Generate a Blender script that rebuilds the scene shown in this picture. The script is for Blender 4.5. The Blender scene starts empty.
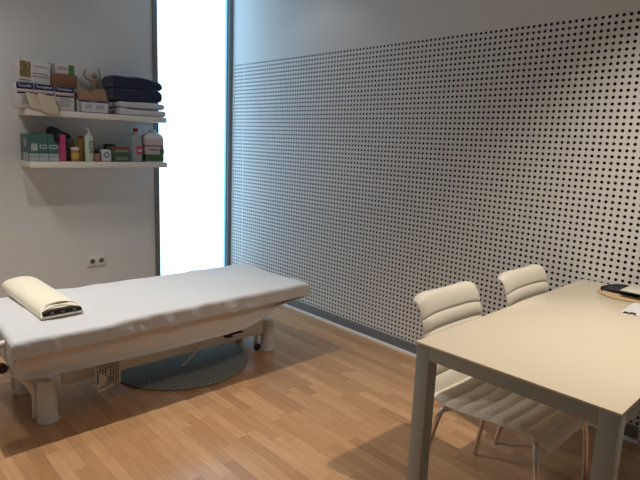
import bpy, bmesh, math, random
import numpy as np
from mathutils import Vector, Matrix, noise
random.seed(7)
S = bpy.context.scene
COL = S.collection
PI = math.pi

# ---------------------------------------------------------------- camera
cam_d = bpy.data.cameras.new('camera'); cam = bpy.data.objects.new('camera', cam_d); COL.objects.link(cam)
cam_d.sensor_fit = 'HORIZONTAL'; cam_d.sensor_width = 36.0; cam_d.lens = 537.0 / 640.0 * 36.0
cam_d.clip_start = 0.02
Rw = Matrix(((0.73508507, 0.09260522, -0.67162058),
             (-0.6767706, 0.15924619, -0.71876436),
             (0.04039169, 0.98288602, 0.17973199)))
# image x = right, y = up, camera looks down -z
Rm = Rw.copy()
for r in range(3): Rm[r][2] = Rw[r][2]
cam.matrix_world = Matrix.Translation((-2.8967, -4.3875, 1.42)) @ Rm.to_4x4()
S.camera = cam

# ---------------------------------------------------------------- world, light, exposure
W = bpy.data.worlds.new('world'); S.world = W; W.use_nodes = True
W.node_tree.nodes['Background'].inputs[0].default_value = (0.75, 0.85, 1.0, 1)
W.node_tree.nodes['Background'].inputs[1].default_value = 0.3
S.view_settings.view_transform = 'Standard'; S.view_settings.look = 'None'
S.view_settings.gamma = 1.0; S.view_settings.use_curve_mapping = False
S.view_settings.exposure = 0.08
CEIL = 2.9
WINDOW_POWER = 2.6
WARM = (1.0, 0.84, 0.66)
def spot(x, y, w, ang=150, blend=0.6, size=0.03, c=WARM):
    l = bpy.data.lights.new('spot_lamp', 'SPOT'); l.energy = w; l.color = c
    l.spot_size = math.radians(ang); l.spot_blend = blend; l.shadow_soft_size = size
    o = bpy.data.objects.new('spot_lamp', l); o.location = (x, y, CEIL - 0.03); COL.objects.link(o)
LAMPS = [(-2.05, -1.65, 185, 94, 1.0, (1.0, 0.92, 0.80)), (-0.80, -3.86, 165, 98, 1.0, (1.0, 0.89, 0.75)), (-2.75, -1.05, 42, 150, 0.6, (1.0, 0.95, 0.90)), (-0.55, -1.2, 3, 112, 0.35, (1.0, 0.92, 0.82))]
for x, y, w, a_, b_, c_ in LAMPS: spot(x, y, w, a_, b_, 0.10 if w == 42 else 0.03, c_)

# ---------------------------------------------------------------- materials
def lin(c):
    return tuple(((v / 255) / 12.92 if v / 255 <= 0.04045 else ((v / 255 + 0.055) / 1.055) ** 2.4) for v in c)
MATS = {}
def mat(name, rgb, rough=0.6, metal=0.0, bump=0.0, bscale=80, var=0.0, emit=None, estr=0, trans=0, ior=1.45, coat=0, spec=0.5, sheen=0):
    if name in MATS: return MATS[name]
    m = bpy.data.materials.new(name); m.use_nodes = True; N = m.node_tree.nodes; L = m.node_tree.links
    b = N['Principled BSDF']; c = lin(rgb)
    b.inputs['Base Color'].default_value = (*c, 1); b.inputs['Roughness'].default_value = rough
    b.inputs['Metallic'].default_value = metal; b.inputs['IOR'].default_value = ior
    b.inputs['Transmission Weight'].default_value = trans; b.inputs['Coat Weight'].default_value = coat
    b.inputs['Specular IOR Level'].default_value = spec; b.inputs['Sheen Weight'].default_value = sheen
    if emit: b.inputs['Emission Color'].default_value = (*emit, 1); b.inputs['Emission Strength'].default_value = estr
    if bump or var:
        tc = N.new('ShaderNodeTexCoord'); n = N.new('ShaderNodeTexNoise'); n.inputs['Scale'].default_value = bscale
        n.inputs['Detail'].default_value = 4; L.new(tc.outputs['Object'], n.inputs['Vector'])
        if bump:
            bp = N.new('ShaderNodeBump'); bp.inputs['Strength'].default_value = bump; bp.inputs['Distance'].default_value = 0.01
            L.new(n.outputs['Fac'], bp.inputs['Height']); L.new(bp.outputs['Normal'], b.inputs['Normal'])
        if var:
            mx = N.new('ShaderNodeMix'); mx.data_type = 'RGBA'
            mx.inputs[6].default_value = (*[v * (1 - var) for v in c], 1); mx.inputs[7].default_value = (*[min(1, v * (1 + var)) for v in c], 1)
            L.new(n.outputs['Fac'], mx.inputs[0]); L.new(mx.outputs[2], b.inputs['Base Color'])
    MATS[name] = m; return m

M_wall = mat('wall_paint', (225, 227, 227), 0.85, bump=0.12, bscale=160, var=0.02)
M_ceil = mat('ceiling_paint', (228, 227, 225), 0.9, bump=0.05)
M_panel = mat('acoustic_panel_paint', (218, 218, 217), 0.7)
M_felt = mat('black_acoustic_felt', (14, 14, 15), 0.95, bump=0.2)
M_alu = mat('grey_anodised_aluminium', (128, 134, 138), 0.4, metal=0.3, bump=0.02, bscale=300)
M_skirt = mat('grey_skirting_paint', (112, 114, 116), 0.45, bump=0.02)
M_strip = mat('white_edge_strip', (240, 242, 244), 0.25, bump=0.005)
M_sheet = mat('white_cotton_sheet', (206, 208, 212), 0.9, bump=0.15, bscale=60, sheen=0.2)
M_sheet2 = mat('cream_terry_cover', (224, 216, 208), 0.95, bump=0.35, bscale=260, sheen=0.2)
M_vinyl = mat('cream_vinyl', (236, 230, 212), 0.5, bump=0.08, bscale=120)
M_bedmetal = mat('white_enamelled_steel', (214, 212, 205), 0.35, bump=0.01)
M_black = mat('black_plastic', (22, 22, 24), 0.4, bump=0.02)
M_dark = mat('dark_interior', (40, 34, 30), 0.8, bump=0.05)
M_chrome = mat('chrome', (215, 212, 208), 0.12, metal=1.0)
M_tabletop = mat('cream_lacquered_glass', (228, 216, 192), 0.15, bump=0.004, bscale=20)
M_tframe = mat('taupe_grey_powder_coat', (172, 176, 170), 0.5, bump=0.03, bscale=400)
M_chair = mat('cream_leatherette', (230, 223, 208), 0.42, bump=0.1, bscale=150)
M_shelf = mat('white_shelf_lacquer', (226, 222, 214), 0.45, bump=0.01)
M_socket = mat('white_socket_plastic', (226, 224, 218), 0.35, bump=0.005)
M_navy = mat('navy_towel', (25, 35, 70), 0.95, bump=0.5, bscale=300, sheen=0.3)
M_towel = mat('pale_grey_towel', (205, 204, 212), 0.95, bump=0.5, bscale=300, sheen=0.3)
M_card = mat('brown_cardboard', (150, 118, 92), 0.85, bump=0.06, var=0.05)
M_wood = mat('pale_wood', (160, 136, 116), 0.55, var=0.12, bscale=40)
M_cork = mat('wooden_board', (186, 158, 122), 0.45, var=0.15, bscale=25)

def parquet():
    m = bpy.data.materials.new('strip_parquet'); m.use_nodes = True; N = m.node_tree.nodes; L = m.node_tree.links
    b = N['Principled BSDF']; b.inputs['Roughness'].default_value = 0.27
    b.inputs['Coat Weight'].default_value = 0.25; b.inputs['Coat Roughness'].default_value = 0.25
    g = N.new('ShaderNodeNewGeometry'); sp = N.new('ShaderNodeSeparateXYZ'); L.new(g.outputs['Position'], sp.inputs[0])
    def mth(op, a, c=None, d=None):
        n = N.new('ShaderNodeMath'); n.operation = op
        for i, v in enumerate((a, c, d)):
            if v is None: continue
            if isinstance(v, (int, float)): n.inputs[i].default_value = v
            else: L.new(v, n.inputs[i])
        return n.outputs[0]
    SW, SL = 0.057, 0.38
    xs = mth('DIVIDE', sp.outputs[0], SW); row = mth('FLOOR', xs); fx = mth('FRACT', xs)
    wn = N.new('ShaderNodeTexWhiteNoise'); wn.noise_dimensions = '1D'; L.new(row, wn.inputs['W'])
    ys = mth('ADD', mth('DIVIDE', sp.outputs[1], SL), mth('MULTIPLY', wn.outputs['Value'], 7.3))
    br = mth('FLOOR', ys); fy = mth('FRACT', ys)
    cb = N.new('ShaderNodeCombineXYZ'); L.new(row, cb.inputs[0]); L.new(br, cb.inputs[1])
    w2 = N.new('ShaderNodeTexWhiteNoise'); w2.noise_dimensions = '2D'; L.new(cb.outputs[0], w2.inputs['Vector'])
    cr = N.new('ShaderNodeValToRGB'); e = cr.color_ramp.elements
    e[0].position = 0; e[0].color = (*lin((166, 126, 90)), 1); e[1].position = 1; e[1].color = (*lin((196, 155, 115)), 1)
    k = e.new(0.25); k.color = (*lin((178, 136, 98)), 1); k = e.new(0.65); k.color = (*lin((185, 143, 104)), 1)
    L.new(w2.outputs['Value'], cr.inputs[0])
    # grain stretched along the strips
    mp = N.new('ShaderNodeMapping'); mp.inputs['Scale'].default_value = (60, 5, 1); L.new(g.outputs['Position'], mp.inputs[0])
    ad = N.new('ShaderNodeVectorMath'); ad.operation = 'ADD'; L.new(mp.outputs[0], ad.inputs[0]); L.new(w2.outputs['Color'], ad.inputs[1])
    sc = N.new('ShaderNodeVectorMath'); sc.operation = 'MULTIPLY_ADD'; L.new(w2.outputs['Color'], sc.inputs[0]); sc.inputs[1].default_value = (50, 50, 50); L.new(mp.outputs[0], sc.inputs[2])
    nz = N.new('ShaderNodeTexNoise'); nz.inputs['Scale'].default_value = 1.0; nz.inputs['Detail'].default_value = 5; L.new(sc.outputs[0], nz.inputs['Vector'])
    gm = N.new('ShaderNodeMapRange'); gm.inputs[1].default_value = 0.3; gm.inputs[2].default_value = 0.7; gm.inputs[3].default_value = 0.9; gm.inputs[4].default_value = 1.07
    L.new(nz.outputs['Fac'], gm.inputs[0])
    # joints between strips
    ex = mth('MINIMUM', fx, mth('SUBTRACT', 1, fx)); ey = mth('MINIMUM', fy, mth('SUBTRACT', 1, fy))
    jx = mth('GREATER_THAN', ex, 0.014); jy = mth('GREATER_THAN', ey, 0.0025)
    jt = mth('MULTIPLY', jx, jy); jf = mth('MULTIPLY_ADD', jt, 0.26, 0.74)
    vm = N.new('ShaderNodeVectorMath'); vm.operation = 'SCALE'; L.new(cr.outputs[0], vm.inputs[0]); L.new(mth('MULTIPLY', gm.outputs[0], jf), vm.inputs['Scale'])
    L.new(vm.outputs[0], b.inputs['Base Color'])
    bp = N.new('ShaderNodeBump'); bp.inputs['Strength'].default_value = 0.15; bp.inputs['Distance'].default_value = 0.002
    L.new(mth('ADD', jt, mth('MULTIPLY', nz.outputs['Fac'], 0.3)), bp.inputs['Height']); L.new(bp.outputs[0], b.inputs['Normal'])
    return m
M_floor = parquet()

def rug_mat():
    m = bpy.data.materials.new('woven_round_mat'); m.use_nodes = True; N = m.node_tree.nodes; L = m.node_tree.links
    b = N['Principled BSDF']; b.inputs['Roughness'].default_value = 0.9
    tc = N.new('ShaderNodeTexCoord'); sp = N.new('ShaderNodeSeparateXYZ'); L.new(tc.outputs['Object'], sp.inputs[0])
    def mth(op, a, c=None):
        n = N.new('ShaderNodeMath'); n.operation = op
        for i, v in enumerate((a, c)):
            if v is None: continue
            if isinstance(v, (int, float)): n.inputs[i].default_value = v
            else: L.new(v, n.inputs[i])
        return n.outputs[0]
    r = mth('SQRT', mth('ADD', mth('MULTIPLY', sp.outputs[0], sp.outputs[0]), mth('MULTIPLY', sp.outputs[1], sp.outputs[1])))
    a = mth('ARCTAN2', sp.outputs[1], sp.outputs[0])
    rr = mth('MULTIPLY', r, 42); ring = mth('FLOOR', rr); fr = mth('FRACT', rr)
    aa = mth('ADD', mth('MULTIPLY', a, 64 / (2 * PI)), mth('MULTIPLY', ring, 0.5)); fa = mth('FRACT', mth('ADD', aa, 100))
    k = mth('MULTIPLY', mth('MULTIPLY', mth('GREATER_THAN', fr, 0.18), mth('LESS_THAN', fr, 0.9)), mth('GREATER_THAN', fa, 0.16))
    wn = N.new('ShaderNodeTexNoise'); wn.inputs['Scale'].default_value = 14; L.new(tc.outputs['Object'], wn.inputs['Vector'])
    mx = N.new('ShaderNodeMix'); mx.data_type = 'RGBA'; mx.inputs[6].default_value = (*lin((104, 106, 102)), 1)
    m2 = N.new('ShaderNodeMix'); m2.data_type = 'RGBA'; m2.inputs[6].default_value = (*lin((126, 130, 126)), 1); m2.inputs[7].default_value = (*lin((152, 154, 146)), 1)
    L.new(wn.outputs['Fac'], m2.inputs[0]); L.new(k, mx.inputs[0]); L.new(m2.outputs[2], mx.inputs[7]); L.new(mx.outputs[2], b.inputs['Base Color'])
    bp = N.new('ShaderNodeBump'); bp.inputs['Distance'].default_value = 0.004; L.new(k, bp.inputs['Height']); L.new(bp.outputs[0], b.inputs['Normal'])
    return m
M_rug = rug_mat()

# ---------------------------------------------------------------- helpers
def link(name, bm, m, parent=None, smooth=True, kind=None):
    me = bpy.data.meshes.new(name); bm.normal_update(); bm.to_mesh(me); bm.free()
    for mm in (m if isinstance(m, (list, tuple)) else [m]): me.materials.append(mm)
    if smooth:
        me.polygons.foreach_set('use_smooth', [True] * len(me.polygons))
        try: me.set_sharp_from_angle(angle=math.radians(38))
        except Exception: pass
    o = bpy.data.objects.new(name, me); COL.objects.link(o)
    if parent: o.parent = parent
    if kind: o['kind'] = kind
    return o
def tag(o, label, cat, group=None, kind=None):
    o['label'] = label; o['category'] = cat
    if group: o['group'] = group
    if kind: o['kind'] = kind
    return o
def thing(name, loc, label, cat, group=None, rz=0):
    o = bpy.data.objects.new(name, None); o.empty_display_size = 0.05; COL.objects.link(o)
    o.location = loc; o.rotation_euler = (0, 0, rz); return tag(o, label, cat, group)
def box(bm, x0, x1, y0, y1, z0, z1, bev=0.0, seg=2, mtx=None):
    r = bmesh.ops.create_cube(bm, size=1.0); vs = r['verts']
    for v in vs: v.co = Vector(((x0 + x1) / 2 + v.co.x * (x1 - x0), (y0 + y1) / 2 + v.co.y * (y1 - y0), (z0 + z1) / 2 + v.co.z * (z1 - z0)))
    if bev:
        es = list({e for v in vs for e in v.link_edges})
        rr = bmesh.ops.bevel(bm, geom=es, offset=bev, segments=seg, affect='EDGES', profile=0.5)
        vs = list({v for v in rr['verts']} | {v for v in vs if v.is_valid})
    if mtx: bmesh.ops.transform(bm, matrix=mtx, verts=[v for v in vs if v.is_valid])
    return vs
def bx(name, dims, m, parent=None, bev=0.0, seg=2, mtx=None, kind=None):
    bm = bmesh.new(); box(bm, *dims, bev=bev, seg=seg, mtx=mtx); return link(name, bm, m, parent, kind=kind)
def lathe(bm, prof, cx=0, cy=0, n=24, sx=1, sy=1):
    rings = []
    for r, z in prof:
        if r < 1e-6: rings.append([bm.verts.new((cx, cy, z))])
        else: rings.append([bm.verts.new((cx + sx * r * math.cos(2 * PI * k / n), cy + sy * r * math.sin(2 * PI * k / n), z)) for k in range(n)])
    for a, b in zip(rings, rings[1:]):
        for k in range(n):
            k2 = (k + 1) % n
            if len(a) == 1 and len(b) == 1: continue
            if len(a) == 1: bm.faces.new((a[0], b[k2], b[k])) 
            elif len(b) == 1: bm.faces.new((a[k], a[k2], b[0]))
            else: bm.faces.new((a[k], a[k2], b[k2], b[k]))
    if len(rings[0]) > 1: bm.faces.new(list(reversed(rings[0])))
    if len(rings[-1]) > 1: bm.faces.new(rings[-1])
    bmesh.ops.recalc_face_normals(bm, faces=bm.faces)
def smooth_path(pts, sub=6):
    P = [Vector(p) for p in pts]; out = []
    for i in range(len(P) - 1):
        p0 = P[max(i - 1, 0)]; p1 = P[i]; p2 = P[i + 1]; p3 = P[min(i + 2, len(P) - 1)]
        for k in range(sub):
            t = k / sub
            out.append(0.5 * ((2 * p1) + (p2 - p0) * t + (2 * p0 - 5 * p1 + 4 * p2 - p3) * t * t + (3 * p1 - p0 - 3 * p2 + p3) * t ** 3))
    out.append(P[-1]); return out
def tube(bm, pts, r, n=10, cap=True):
    P = [Vector(p) for p in pts]; rings = []; prev = None
    R = r if isinstance(r, (list, tuple)) else [r] * len(P)
    for i, p in enumerate(P):
        t = (P[min(i + 1, len(P) - 1)] - P[max(i - 1, 0)]).normalized()
        if prev is None:
            a = t.orthogonal().normalized()
        else:
            a = (prev - t * prev.dot(t)).normalized()
        prev = a; b = t.cross(a)
        rings.append([bm.verts.new(p + (a * math.cos(2 * PI * k / n) + b * math.sin(2 * PI * k / n)) * R[i]) for k in range(n)])
    for a, b in zip(rings, rings[1:]):
        for k in range(n): bm.faces.new((a[k], a[(k + 1) % n], b[(k + 1) % n], b[k]))
    if cap: bm.faces.new(list(reversed(rings[0]))); bm.faces.new(rings[-1])
def tb(name, pts, r, m, parent=None, n=10, sub=6, sm=True):
    bm = bmesh.new(); tube(bm, smooth_path(pts, sub) if sm else pts, r, n); return link(name, bm, m, parent)
def ellipsoid(bm, c, r, n=14):
    rr = bmesh.ops.create_uvsphere(bm, u_segments=n, v_segments=max(6, n // 2 + 2), radius=1.0)
    for v in rr['verts']: v.co = Vector((c[0] + v.co.x * r[0], c[1] + v.co.y * r[1], c[2] + v.co.z * r[2]))
def text(name, s, size, loc, m, parent=None, rot=(PI / 2, 0, 0), ext=0.0003, off=0.0):
    cu = bpy.data.curves.new(name, 'FONT'); cu.body = s; cu.size = size; cu.extrude = ext; cu.offset = off
    cu.align_x = 'CENTER'; cu.align_y = 'CENTER'
    t = bpy.data.objects.new(name + '_tmp', cu); COL.objects.link(t)
    bpy.context.view_layer.update()
    me = bpy.data.meshes.new_from_object(t); bpy.data.objects.remove(t)
    me.transform(Matrix.Translation(loc) @ Matrix.Rotation(rot[2], 4, 'Z') @ Matrix.Rotation(rot[0], 4, 'X'))
    me.materials.clear(); me.materials.append(m)
    o = bpy.data.objects.new(name, me); COL.objects.link(o)
    if parent: o.parent = parent
    return o

# ---------------------------------------------------------------- room shell
XL, YF = -4.6, -6.2
bx('floor', (XL - 0.1, 0.15, YF - 0.1, 0.15, -0.1, 0.0), M_floor, kind='structure')
bx('ceiling', (XL - 0.1, 0.15, YF - 0.1, 0.15, CEIL, CEIL + 0.1), M_ceil, kind='structure')
bx('wall_back', (XL - 0.1, -0.785, 0.0, 0.15, 0, CEIL), M_wall, kind='structure')
bx('wall_left', (XL - 0.1, XL, YF, 0.0, 0, CEIL), M_wall, kind='structure')
bx('wall_front', (XL - 0.1, 0.15, YF - 0.1, YF, 0, CEIL), M_wall, kind='structure')
# right wall: plain plaster above and below, a perforated acoustic field between, holes cut through
def perforated_wall():
    P = 0.032; R = 0.0084; T = 0.006; NS = 10
    z0 = 0.077; nz = 63; z1 = z0 + nz * P            # rows
    V = []; F = []
    def quad(ya, yb, za, zb): 
        i = len(V); V.extend([(0, ya, za), (0, ya, zb), (0, yb, zb), (0, yb, za)]); F.append((i, i + 1, i + 2, i + 3))
    # columns run towards -y, a seam without holes after the fifth
    ys = []; y = -0.028
    for k in range(5): ys.append(y); y -= P
    y -= 0.014
    ystart2 = y
    for k in range(136): ys.append(y); y -= P
    yend = y
    quad(0.0, YF, z1, CEIL); quad(0.0, YF, 0.0, z0)
    quad(0.0, ys[0], z0, z1); quad(ys[4] - P, ystart2, z0, z1); quad(yend, YF, z0, z1)
    NQ = len(F)
    # cell template: outer square sampled at 8 points + hole ring of 8
    an = [PI / 4 * k for k in range(8)]
    sq = [(1, 0), (1, 1), (0, 1), (-1, 1), (-1, 0), (-1, -1), (0, -1), (1, -1)]
    for ya in ys:
        cy = ya - P / 2
        for k in range(nz):
            cz = z0 + (k + 0.5) * P; i = len(V)
            for s in sq: V.append((0, cy + s[0] * P / 2, cz + s[1] * P / 2))
            for a in an: V.append((0, cy + R * math.cos(a), cz + R * math.sin(a)))
            for a in an: V.append((T, cy + R * math.cos(a), cz + R * math.sin(a)))
            for q in range(8):
                q2 = (q + 1) % 8
                F.append((i + q, i + q2, i + 8 + q2, i + 8 + q)); F.append((i + 8 + q, i + 8 + q2, i + 16 + q2, i + 16 + q))
    me = bpy.data.meshes.new('wall_right'); me.from_pydata(V, [], F); me.update()
    me.materials.append(M_panel); me.materials.append(mat('painted_hole_shade', (52, 50, 48), 0.9, bump=0.02))  # hole walls coloured dark, painting in shade so the holes read deeper
    mi = np.zeros(len(F), dtype=np.int32); mi[NQ + 1::2] = 1; me.polygons.foreach_set('material_index', mi)
    o = bpy.data.objects.new('wall_right', me); COL.objects.link(o); o['kind'] = 'structure'
    b = bx('acoustic_backing', (0.020, 0.05, YF, 0.0, 0, CEIL), M_felt, o)
    bx('wall_core', (0.05, 0.15, YF, 0.15, 0, CEIL), M_wall, o)
    bx('seam_strip', (0.001, 0.006, ys[4] - P - 0.013, ys[4] - P - 0.001, z0, z1), M_panel, o)
perforated_wall()
# skirting
bx('baseboard_right', (-0.012, 0.0, YF, -0.012, 0.014, 0.078), M_skirt, kind='structure', bev=0.002)
bx('trim_1', (-0.028, 0.0, YF, -0.012, 0.0, 0.013), M_strip, kind='structure')
bx('baseboard_back', (XL, -0.79, -0.012, 0.0, 0.0, 0.078), M_skirt, kind='structure', bev=0.002)
bx('baseboard_left', (XL, XL + 0.012, YF, -0.013, 0.0, 0.078), M_skirt, kind='structure', bev=0.002)
# floor-to-ceiling frosted window
def window():
    r = bpy.data.objects.new('window_1', None); COL.objects.link(r); r['kind'] = 'structure'; r.location = (-0.39, 0.05, 0)
    def sub(name, dims, m, **k):
        o = bx(name, (dims[0] + 0.39, dims[1] + 0.39, dims[2] - 0.05, dims[3] - 0.05, dims[4], dims[5]), m, r, **k); return o
    sub('window_jamb', (-0.785, -0.742, -0.012, 0.09, 0, CEIL), M_alu, bev=0.002)
    sub('window_jamb', (-0.040, -0.003, -0.005, 0.09, 0, CEIL), M_alu, bev=0.002)
    sub('window_sill', (-0.748, -0.040, 0.0, 0.09, 0, 0.05), M_alu, bev=0.002)
    sub('window_head', (-0.748, -0.040, 0.0, 0.09, CEIL - 0.04, CEIL), M_alu, bev=0.002)
    sub('sealing_strip', (-0.052, -0.040, 0.015, 0.045, 0.05, CEIL - 0.04), mat('aqua_glass_edge', (150, 204, 216), 0.3, bump=0.005))
    g = mat('frosted_daylit_glass', (225, 238, 240), 0.35, emit=(0.43, 0.73, 1.0), estr=WINDOW_POWER, bump=0.01)
    sub('window_pane', (-0.748, -0.040, 0.045, 0.055, 0.05, CEIL - 0.04), g)
window()
# recessed downlights
for x, y, w, a_, b_, c_ in LAMPS:
    t = thing('recessed_downlight', (x, y, CEIL), 'small round white recessed downlight in the ceiling', 'ceiling light', 'recessed ceiling downlights')
    bm = bmesh.new()
    lathe(bm, [(0.036, -0.001), (0.050, -0.001), (0.050, -0.006), (0.040, -0.008), (0.036, -0.006), (0.036, -0.001)][1:5] + [(0.036, -0.001)], n=24)
    link('trim_ring', bm, M_bedmetal, t)

# ---------------------------------------------------------------- treatment bed
BX0, BX1, BY0, BY1, BZ = -2.35, -0.62, -1.86, -1.12, 0.50
def bed():
    t = thing('treatment_table', (-1.45, -1.49, 0), 'white electric massage table on cylindrical feet beside the frosted window', 'massage table')
    o = Vector((-1.45, -1.49, 0))
    # upholstered body: underside sweeps up at the foot end
    prof = [(-2.33, 0.47), (-2.345, 0.44), (-2.345, 0.35), (-2.33, 0.325), (-2.29, 0.312), (-1.95, 0.298), (-1.6, 0.290), (-1.25, 0.294), (-1.12, 0.302),
            (-1.02, 0.325), (-0.95, 0.352), (-0.88, 0.385), (-0.80, 0.41), (-0.66, 0.42), (-0.625, 0.435), (-0.615, 0.46), (-0.63, 0.482), (-0.66, 0.487), (-2.29, 0.487)]
    bm = bmesh.new(); n = len(prof)
    ysec = [(-1.832, 0.90), (-1.850, 0.97), (-1.858, 1.0), (-1.858, 1.0), (-1.14, 1.0), (-1.135, 0.97), (-1.16, 0.9)]
    rings = []
    cxm, czm = -1.45, 0.40
    for yy, s in ysec:
        rings.append([bm.verts.new((px - (0.03 * (1 - s) / 0.1) * (1 if px > cxm else -1) - o.x, yy - o.y, czm + (pz - czm) * (1 - (1 - s) * 1.2))) for px, pz in prof])
    for a, b in zip(rings, rings[1:]):
        for k in range(n): bm.faces.new((a[k], a[(k + 1) % n], b[(k + 1) % n], b[k]))
    bm.faces.new(rings[0]); bm.faces.new(list(reversed(rings[-1]))); bmesh.ops.recalc_face_normals(bm, faces=bm.faces)
    link('mattress', bm, M_sheet2, t)
    # steel chassis
    bm = bmesh.new(); box(bm, -2.08 - o.x, -0.80 - o.x, -1.62 - o.y, -1.585 - o.y, 0.13, 0.285, bev=0.008)
    link('side_panel', bm, M_bedmetal, t)
    bm = bmesh.new(); box(bm, -2.08 - o.x, -0.80 - o.x, -1.395 - o.y, -1.36 - o.y, 0.13, 0.285, bev=0.008)
    link('side_panel', bm, M_bedmetal, t)
    for fx in (-2.178, -0.742):
        s = 1 if fx < -1.4 else -1
        bm = bmesh.new(); box(bm, fx - 0.035 - o.x, fx + 0.035 - o.x, (-1.65 if s == 1 else -1.56) - o.y, -1.30 - o.y, 0.085, 0.15, bev=0.01)
        link('cross_beam', bm, M_bedmetal, t)
        for fy in ((-1.685, -1.28) if s == 1 else (-1.592, -1.22)):
            bm = bmesh.new()
            lathe(bm, [(0, 0.0), (0.050, 0.0), (0.052, 0.006), (0.047, 0.014), (0.0455, 0.09), (0.044, 0.17), (0.038, 0.198), (0.026, 0.212), (0, 0.216)], fx - o.x, fy - o.y, 28)
            link('foot', bm, M_bedmetal, t)
            # arm joining the foot to the frame
            tb('support_arm', [(fx - 0.045 - o.x, fy + 0.03 - o.y, 0.02), (fx - 0.045 - o.x, fy + 0.03 - o.y, 0.13), (fx - 0.062 - o.x, fy + 0.03 - o.y, 0.19), (fx - 0.13 - o.x, fy + 0.03 - o.y, 0.275)] if s == 1 else
               [(fx - 0.02 - o.x, fy + 0.07 - o.y, 0.20), (fx - 0.08 - o.x, fy + 0.07 - o.y, 0.235), (fx - 0.16 - o.x, fy + 0.07 - o.y, 0.28), (fx - 0.2 - o.x, fy + 0.07 - o.y, 0.33)], 0.016, M_bedmetal, t)
    # casters beside the foot-end feet
    for fy in (-1.575, -1.34):
        bm = bmesh.new(); lathe(bm, [(0, -0.011), (0.020, -0.009), (0.025, -0.005), (0.025, 0.005), (0.020, 0.009), (0, 0.011)], n=24)
        bmesh.ops.transform(bm, matrix=Matrix.Translation((-0.815 - o.x, fy - o.y, 0.0255)) @ Matrix.Rotation(PI / 2, 4, 'X'), verts=bm.verts)
        w = link('caster_wheel', bm, M_black, t)
        bx('caster_fork', (-0.830 - o.x, -0.800 - o.x, fy + 0.013 - o.y, fy + 0.019 - o.y, 0.03, 0.13), M_bedmetal, w)
    # scissor lift between chassis and top
    for (xa, xb) in ((-1.95, -1.25), (-1.6, -0.95)):
        bm = bmesh.new(); tube(bm, [(xa - o.x, -1.49 - o.y, 0.12), (xb - o.x, -1.49 - o.y, 0.30)], 0.022, 8)
        link('lift_arm', bm, M_bedmetal, t)
    bx('actuator_housing', (-1.75 - o.x, -1.35 - o.x, -1.53 - o.y, -1.45 - o.y, 0.15, 0.22), M_black, t, bev=0.01)
    # lever and its pivot under the near edge
    tb('release_lever', [(-1.42 - o.x, -1.65 - o.y, 0.085), (-1.40 - o.x, -1.65 - o.y, 0.085), (-1.27 - o.x, -1.65 - o.y, 0.20), (-1.22 - o.x, -1.62 - o.y, 0.23)], 0.006, M_bedmetal, t, 8)
    bm = bmesh.new(); box(bm, -1.12 - o.x, -0.99 - o.x, -1.66 - o.y, -1.622 - o.y, 0.178, 0.202, bev=0.006)
    link('lock_handle', bm, M_black, t)
    bm = bmesh.new(); box(bm, -1.08 - o.x, -0.92 - o.x, -1.672 - o.y, -1.662 - o.y, 0.186, 0.196, bev=0.003)
    link('lock_rod', bm, M_chrome, t)
    # head end: tubular face-rest frame with black core
    tb('head_tube', [(-2.335 - o.x, -1.74 - o.y, 0.465), (-2.40 - o.x, -1.74 - o.y, 0.45), (-2.43 - o.x, -1.73 - o.y, 0.39), (-2.40 - o.x, -1.72 - o.y, 0.335), (-2.34 - o.x, -1.72 - o.y, 0.325)], 0.017, M_bedmetal, t)
    tb('head_tube', [(-2.335 - o.x, -1.26 - o.y, 0.465), (-2.40 - o.x, -1.26 - o.y, 0.45), (-2.43 - o.x, -1.27 - o.y, 0.39), (-2.40 - o.x, -1.28 - o.y, 0.335), (-2.34 - o.x, -1.28 - o.y, 0.325)], 0.017, M_bedmetal, t)
    bm = bmesh.new(); lathe(bm, [(0, -0.02), (0.018, -0.02), (0.022, -0.015), (0.022, 0.015), (0.018, 0.02), (0, 0.02)], n=20)
    bmesh.ops.transform(bm, matrix=Matrix.Translation((-2.372 - o.x, -1.735 - o.y, 0.345)) @ Matrix.Rotation(PI / 2, 4, 'X'), verts=bm.verts)
    link('adjustment_knob', bm, M_black, t)
    # care label hanging from the cover
    bm = bmesh.new()
    pts = [(-1.965, 0.262), (-1.822, 0.262), (-1.825, 0.087), (-1.945, 0.062)]
    vs = [bm.verts.new((x - o.x, -1.735 - o.y + (0.262 - z) * 0.03, z + 0.03)) for x, z in pts]; bm.faces.new(vs)
    ex = bmesh.ops.extrude_face_region(bm, geom=list(bm.faces)); bmesh.ops.translate(bm, vec=(0, 0.001, 0), verts=[v for v in ex['geom'] if isinstance(v, bmesh.types.BMVert)])
    bmesh.ops.recalc_face_normals(bm, faces=bm.faces)
    lab = link('care_label', bm, mat('label_cloth', (205, 200, 196), 0.8, bump=0.02), t, smooth=False); lab['label'] = 'white printed care label'
    pb = bmesh.new(); rr = random.Random(3)
    for i in range(9):
        x = -1.948 + i * 0.0133
        z = 0.272
        while z > 0.115 + (0.006 if i > 3 else 0.0):
            h = rr.uniform(0.006, 0.02)
            if rr.random() < 0.8: box(pb, x - o.x, x + 0.007 - o.x, -1.7385 - o.y + (0.262 - z) * 0.03, -1.7365 - o.y + (0.262 - z) * 0.03, max(z - h, 0.112), z)
            z -= h + 0.004
    link('printed_text', pb, mat('label_ink', (112, 106, 102), 0.8, bump=0.01), lab, smooth=False)
bed()

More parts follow.
